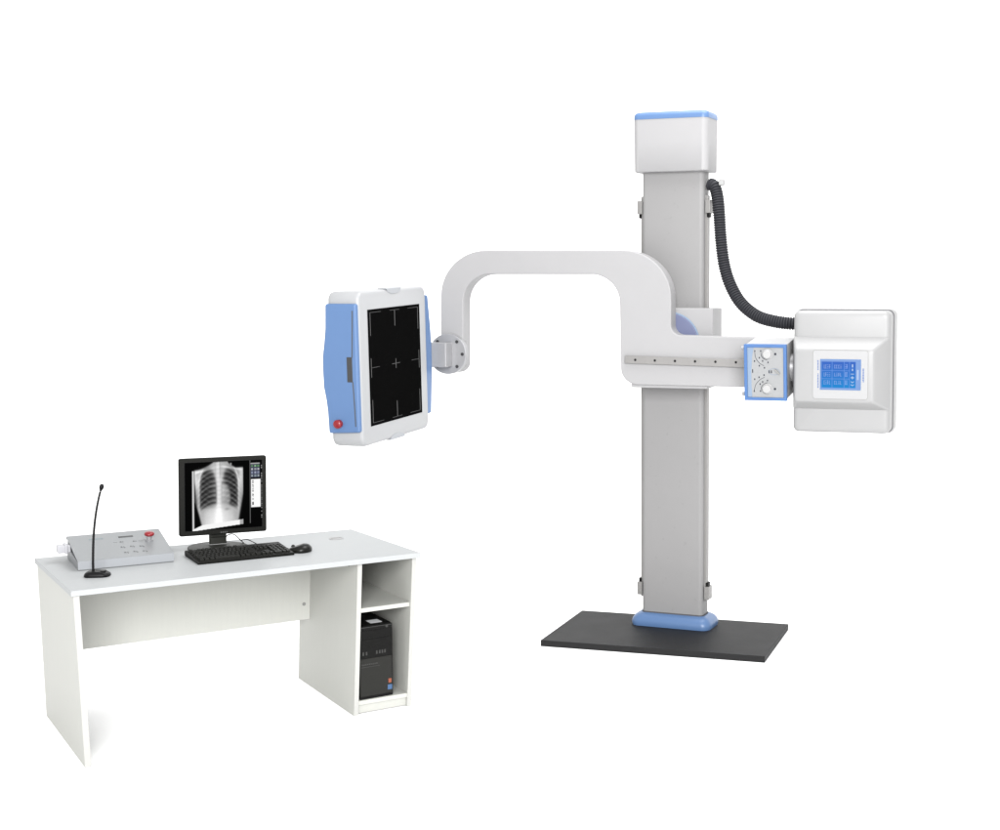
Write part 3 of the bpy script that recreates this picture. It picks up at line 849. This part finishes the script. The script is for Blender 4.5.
kw0 = (xr - xl - 0.024) / 22.5
rows = 6
kh = (dep - 0.045) / rows
nk_ = 0
for r in range(rows):
    y0 = 0.016 + r * kh + (0.012 if r == 5 else 0)
    x = xl + 0.012
    widths = {0: [1.25, 1.25, 1.25, 6.25, 1.25, 1.25, 1.25, 1.25, -.25, 1, 1, 1, -.25, 2, 1, 1], 1: [2.25] + [1] * 10 + [2.75, -.25, -1, 1, -1, -.25, 1, 1, 1, 1],
              2: [1.75] + [1] * 11 + [2.25, -.25, -3, -.25, 1, 1, 1, 1], 3: [1.5] + [1] * 12 + [1.5, -.25, 1, 1, 1, -.25, 1, 1, 1, 1],
              4: [1] * 13 + [2, -.25, 1, 1, 1, -.25, 1, 1, 1, 1], 5: [1, -1, 1, 1, 1, 1, -.5, 1, 1, 1, 1, -.5, 1, 1, 1, 1, -.25, 1, 1, 1]}[r]
    for wd in widths:
        if wd > 0 and nk_ < 100:
            bm = bmesh.new()
            g_ = 0.0012
            x0, x1, ya, yb_ = x + g_, x + wd * kw0 - g_, y0 + g_ * 2, y0 + kh - g_ * 2
            hexa(bm, [(x0, ya, -.001), (x1, ya, -.001), (x1, yb_, -.001), (x0, yb_, -.001)],
                     [(x0 + .002, ya + .003, .008), (x1 - .002, ya + .003, .008), (x1 - .002, yb_ - .003, .008), (x0 + .002, yb_ - .003, .008)])
            obj('key', bm, M['key'], kbody, KT)
            nk_ += 1
        x += abs(wd) * kw0
# cable rising from behind the monitor to the back of the keyboard
def mixp(lst): return [on_plane(x, y, DESK, 'y', v) for x, y, v in lst]
cab = mixp([(225.0, 541.0, 0.70), (226.3, 536.5, 0.71), (229.3, 534.4, 0.71), (233.5, 534.2, 0.70), (236.8, 536.4, 0.68), (240.5, 540, 0.645)])
z_ = [on_plane(245.6, 544.8, DESK, 'z', HT + .004), on_plane(248.2, 549.2, DESK, 'z', HT + .012)]
obj('cable', T(spline(cab + z_, 0.008), 0.0024, 8), M['kb'], kb, DESK)

# ================================================================== MOUSE
mc = on_plane(300.2, 551.6, DESK, 'z', HT)
MS = DESK @ frame(mc.x, mc.y, HT, -0.58 - 0.10)
ms = thing('mouse', 'black computer mouse beside the right end of the keyboard', 'computer mouse', MS)
bm = bmesh.new()
rings = []
n = 28
for z, s in ((0.0008, .93), (0.005, 1.0), (0.014, .99), (0.022, .90), (0.029, .72), (0.033, .46), (0.0345, .18)):
    r_ = []
    for k in range(n):
        t_ = 2 * PI * k / n
        cx_, sy_ = math.cos(t_), math.sin(t_)
        taper = 1.0 - 0.22 * (0.5 - 0.5 * cx_)          # narrower towards the nose on the left
        zz = z * (1.0 - 0.30 * (0.5 - 0.5 * cx_) ** 1.5)
        r_.append((0.055 * cx_ * s + 0.007 * (1 - s), 0.058 * sy_ * s * taper, zz * 1.15))
    rings.append(r_)
loft(bm, rings)
mbody = obj('mouse_body', bm, M['mouse'], ms, MS, smooth=70)
obj('scroll_wheel', P(circle(0.009, 20, -0.034, 0.024), 'y', -0.004, 0.004), M['tower_line'], mbody, MS, 0.0015, 2)
c2 = mixp([(240.8, 540.4, 0.66), (244, 539.6, 0.66), (248, 539.7, 0.655), (253, 542, 0.62)])
c3 = [on_plane(x, y, DESK, 'z', HT + .003) for x, y in ((259.2, 545.2), (265, 546.8), (272, 547.0), (280.5, 546.6), (286.5, 548.0), (291.5, 550.0))]
obj('cable', T(spline(c2 + c3, 0.008), 0.0022, 8), M['kb'], ms, DESK)

# ================================================================== CONTROL CONSOLE
CN = DESK @ frame(0.315, 0.58, HT, 0)
cn = thing('control_console', 'silver wedge-shaped control console with red mushroom button on the left of the desk', 'control console', CN)
fl_ = Vector((0.1095, 0.436, HT)); fr_ = Vector((0.519, 0.416, HT))
ex = (fr_ - fl_).normalized(); ey = Vector((-ex.y, ex.x, 0))
CS = DESK @ Matrix(((ex.x, ey.x, 0, fl_.x), (ex.y, ey.y, 0, fl_.y), (0, 0, 1, HT), (0, 0, 0, 1)))
cw = (fr_ - fl_).length
DP = 0.325; ZF = 0.043; ZB = 0.104
# body: side profile with a stepped back
prof = [(0.0, 0.001), (DP - 0.01, 0.001), (DP - 0.005, 0.05), (DP - 0.05, 0.055), (0.004, 0.030)]
obj('console_body', P(prof, 'x', 0.002, cw - 0.002), M['silver'], cn, CS, 0.0015, 2)
# lid: folded sheet with a front lip
prof = [(-0.002, 0.004), (-0.002, ZF), (DP, ZB), (DP, ZB - 0.016), (DP - 0.004, ZB - 0.016), (DP - 0.004, ZB - 0.005), (0.002, ZF - 0.006), (0.002, 0.004)]
lid = obj('console_lid', P(prof, 'x', 0.0, cw), M['silver'], cn, CS, 0.002, 2)
obj('front_strip', P([(-0.0035, 0.005), (-0.0035, ZF - 0.003), (-0.001, ZF - .002), (-0.001, 0.005)], 'x', 0.0005, cw - 0.0005), M['silver_front'], lid, CS)
obj('back_support', B(0.004, cw - 0.004, DP - 0.03, DP - 0.012, 0.05, ZB - 0.006), M['silver'], cn, CS)
TOPF = CS @ Matrix.Translation((0, -0.002, ZF)) @ Matrix.Rotation(math.atan2(ZB - ZF, DP), 4, 'X')
def C_(px, py): return on_plane(px, py, TOPF, 'z', 0.0)
p0, p1 = C_(117.6, 536.0), C_(133.6, 537.2)
obj('display_window', B(p0.x, p1.x, (p0.y + p1.y) / 2 - 0.007, (p0.y + p1.y) / 2 + 0.007, -0.001, 0.0012), M['lcd_dark'], lid, TOPF, 0.0005, 1)
p0 = C_(88.5, 539.5); p1 = C_(103, 538.2)
bm = bmesh.new()
for k in range(9):
    xx = p0.x + (p1.x - p0.x) * k / 9
    box(bm, xx, xx + (p1.x - p0.x) / 9 * .75, p0.y - .009, p0.y + .003, -.001, .0006)
obj('printed_name', bm, M['teal'], lid, TOPF)
for i, (x, y) in enumerate(((115.2, 542.0), (121.6, 542.0), (134.7, 541.2), (140.7, 540.4), (122.6, 547.0), (132.0, 546.2), (141.4, 546.0), (126.2, 552.3), (135.3, 551.4), (144.8, 550.9))):
    p = C_(x, y)
    r_ = 0.0085
    ky = obj('touch_key', P(rrect(p.x - r_, p.x + r_, p.y - r_ * .8, p.y + r_ * .8, 0.003, 3), 'z', -0.001, 0.0009), M['silver'], lid, TOPF)
    bm = bmesh.new()
    box(bm, p.x - .0075, p.x - .0015, p.y - .004, p.y + .005, 0.0002, 0.0014)
    box(bm, p.x + .001, p.x + .0075, p.y - .001, p.y + .002, 0.0002, 0.0014)
    if i > 3: box(bm, p.x + .006, p.x + .010, p.y - .012, p.y - .007, 0.0002, 0.0014)
    if i not in (0, 3): obj('key_symbol', bm, M['screw_or_hole'], ky, TOPF)
    else: bm.free()
p = C_(149.2, 540.2)
eb = obj('emergency_button', L([(0.018, 0), (0.018, 0.006), (0.0125, 0.007), (0.0125, 0.026)], 24, Matrix.Translation((p.x, p.y, -0.001))), M['disc'], lid, TOPF, smooth=40)
obj('button_cap', L([(0.0135, 0.022), (0.021, 0.026), (0.0225, 0.031), (0.0215, 0.036), (0.015, 0.040), (0.006, 0.0415)], 28, Matrix.Translation((p.x, p.y, 0))), M['red'], eb, TOPF, smooth=50)
# white plug sticking out of the back on the left
a = on_plane(56.3, 548.5, CS, 'y', DP - 0.075)
pl = obj('plug', B(-0.052, 0.004, DP - 0.11, DP - 0.055, 0.046, 0.080), M['plug'], cn, CS, 0.004, 2)
obj('plug_collar', B(-0.022, -0.010, DP - 0.115, DP - 0.050, 0.042, 0.084), M['plug'], pl, CS, 0.003, 2)

# ================================================================== MICROPHONE
m0 = on_plane(97.5, 576.2, DESK, 'z', HT)
MC = DESK @ frame(m0.x, m0.y, HT, -0.42)
mi = thing('gooseneck_microphone', 'black gooseneck microphone standing at the front left of the desk', 'microphone', MC)
bm = bmesh.new()
rings = []
for z, s in ((0.0008, .97), (0.004, 1.0), (0.011, .98), (0.018, .90), (0.023, .76), (0.025, .55)):
    r_ = []
    for x, y in rrect(-0.054, 0.054, -0.040, 0.040, 0.030, 8):
        zz = z * (1.0 - 0.25 * (x / 0.054) ** 2 * (1 if x > 0 else 0.2))
        r_.append((x * s, y * s, zz))
    rings.append(r_)
loft(bm, rings)
mbs = obj('mic_base', bm, M['mic'], mi, MC, smooth=60)
obj('talk_button', P(rrect(0.014, 0.036, -0.020, 0.012, 0.006, 4), 'z', 0.017, 0.0262), M['black'], mbs, MC, 0.002, 2)
sw = DESK @ on_plane(93.4, 572.0, DESK, 'z', HT + 0.018)
WF = Matrix.Translation((0, sw.y, 0))
stem = [on_plane(x, y, WF, 'y', 0) for x, y in ((93.3, 573.5), (93.0, 560), (93.4, 540), (94.6, 524), (96.6, 509), (99.2, 496), (100.7, 490.5))]
sp_ = spline(stem, 0.006)
n = len(sp_)
obj('gooseneck', T(sp_, [0.0052 - 0.0009 * i / n + (0.0005 if i % 2 else 0) for i in range(n)], 12), M['mic'], mi, WF, smooth=30)
a = on_plane(100.5, 491.3, WF, 'y', 0); b = on_plane(102.3, 484.0, WF, 'y', 0)
dr = (b - a); ln = dr.length
mt = Matrix.Translation(a) @ dr.to_track_quat('Z', 'Y').to_matrix().to_4x4()
obj('mic_head', L([(0.0045, 0), (0.0055, ln * .2), (0.0085, ln * .35), (0.0098, ln * .6), (0.009, ln * .82), (0.0055, ln * .96), (0.002, ln)], 20, mt), M['mic'], mi, WF, smooth=60)

# ================================================================== light
w_ = bpy.data.worlds.new('World')
scene.world = w_
w_.use_nodes = True
bg = w_.node_tree.nodes['Background']
bg.inputs['Color'].default_value = (1, 1, 1, 1)
bg.inputs['Strength'].default_value = 1.07

def area(name, loc, target, size, power):
    ld = bpy.data.lights.new(name, 'AREA')
    ld.shape = 'SQUARE'; ld.size = size; ld.energy = power
    lo = bpy.data.objects.new(name, ld)
    COL.objects.link(lo)
    lo.location = loc
    lo.rotation_euler = (Vector(target) - Vector(loc)).to_track_quat('-Z', 'Y').to_euler()
    return lo
area('softbox', (0.7, -5.0, 4.4), (-0.8, 6.5, 0.7), 5.0, 2430)
area('overhead_softbox', (0.7, 7.2, 5.4), (0.7, 7.4, 0.0), 3.0, 250)

vs_ = scene.view_settings
vs_.view_transform = 'Standard'
vs_.look = 'None'
vs_.exposure = 0.0
vs_.gamma = 1.0
vs_.use_curve_mapping = False
scene.render.engine = 'CYCLES'
scene.cycles.max_bounces = 8
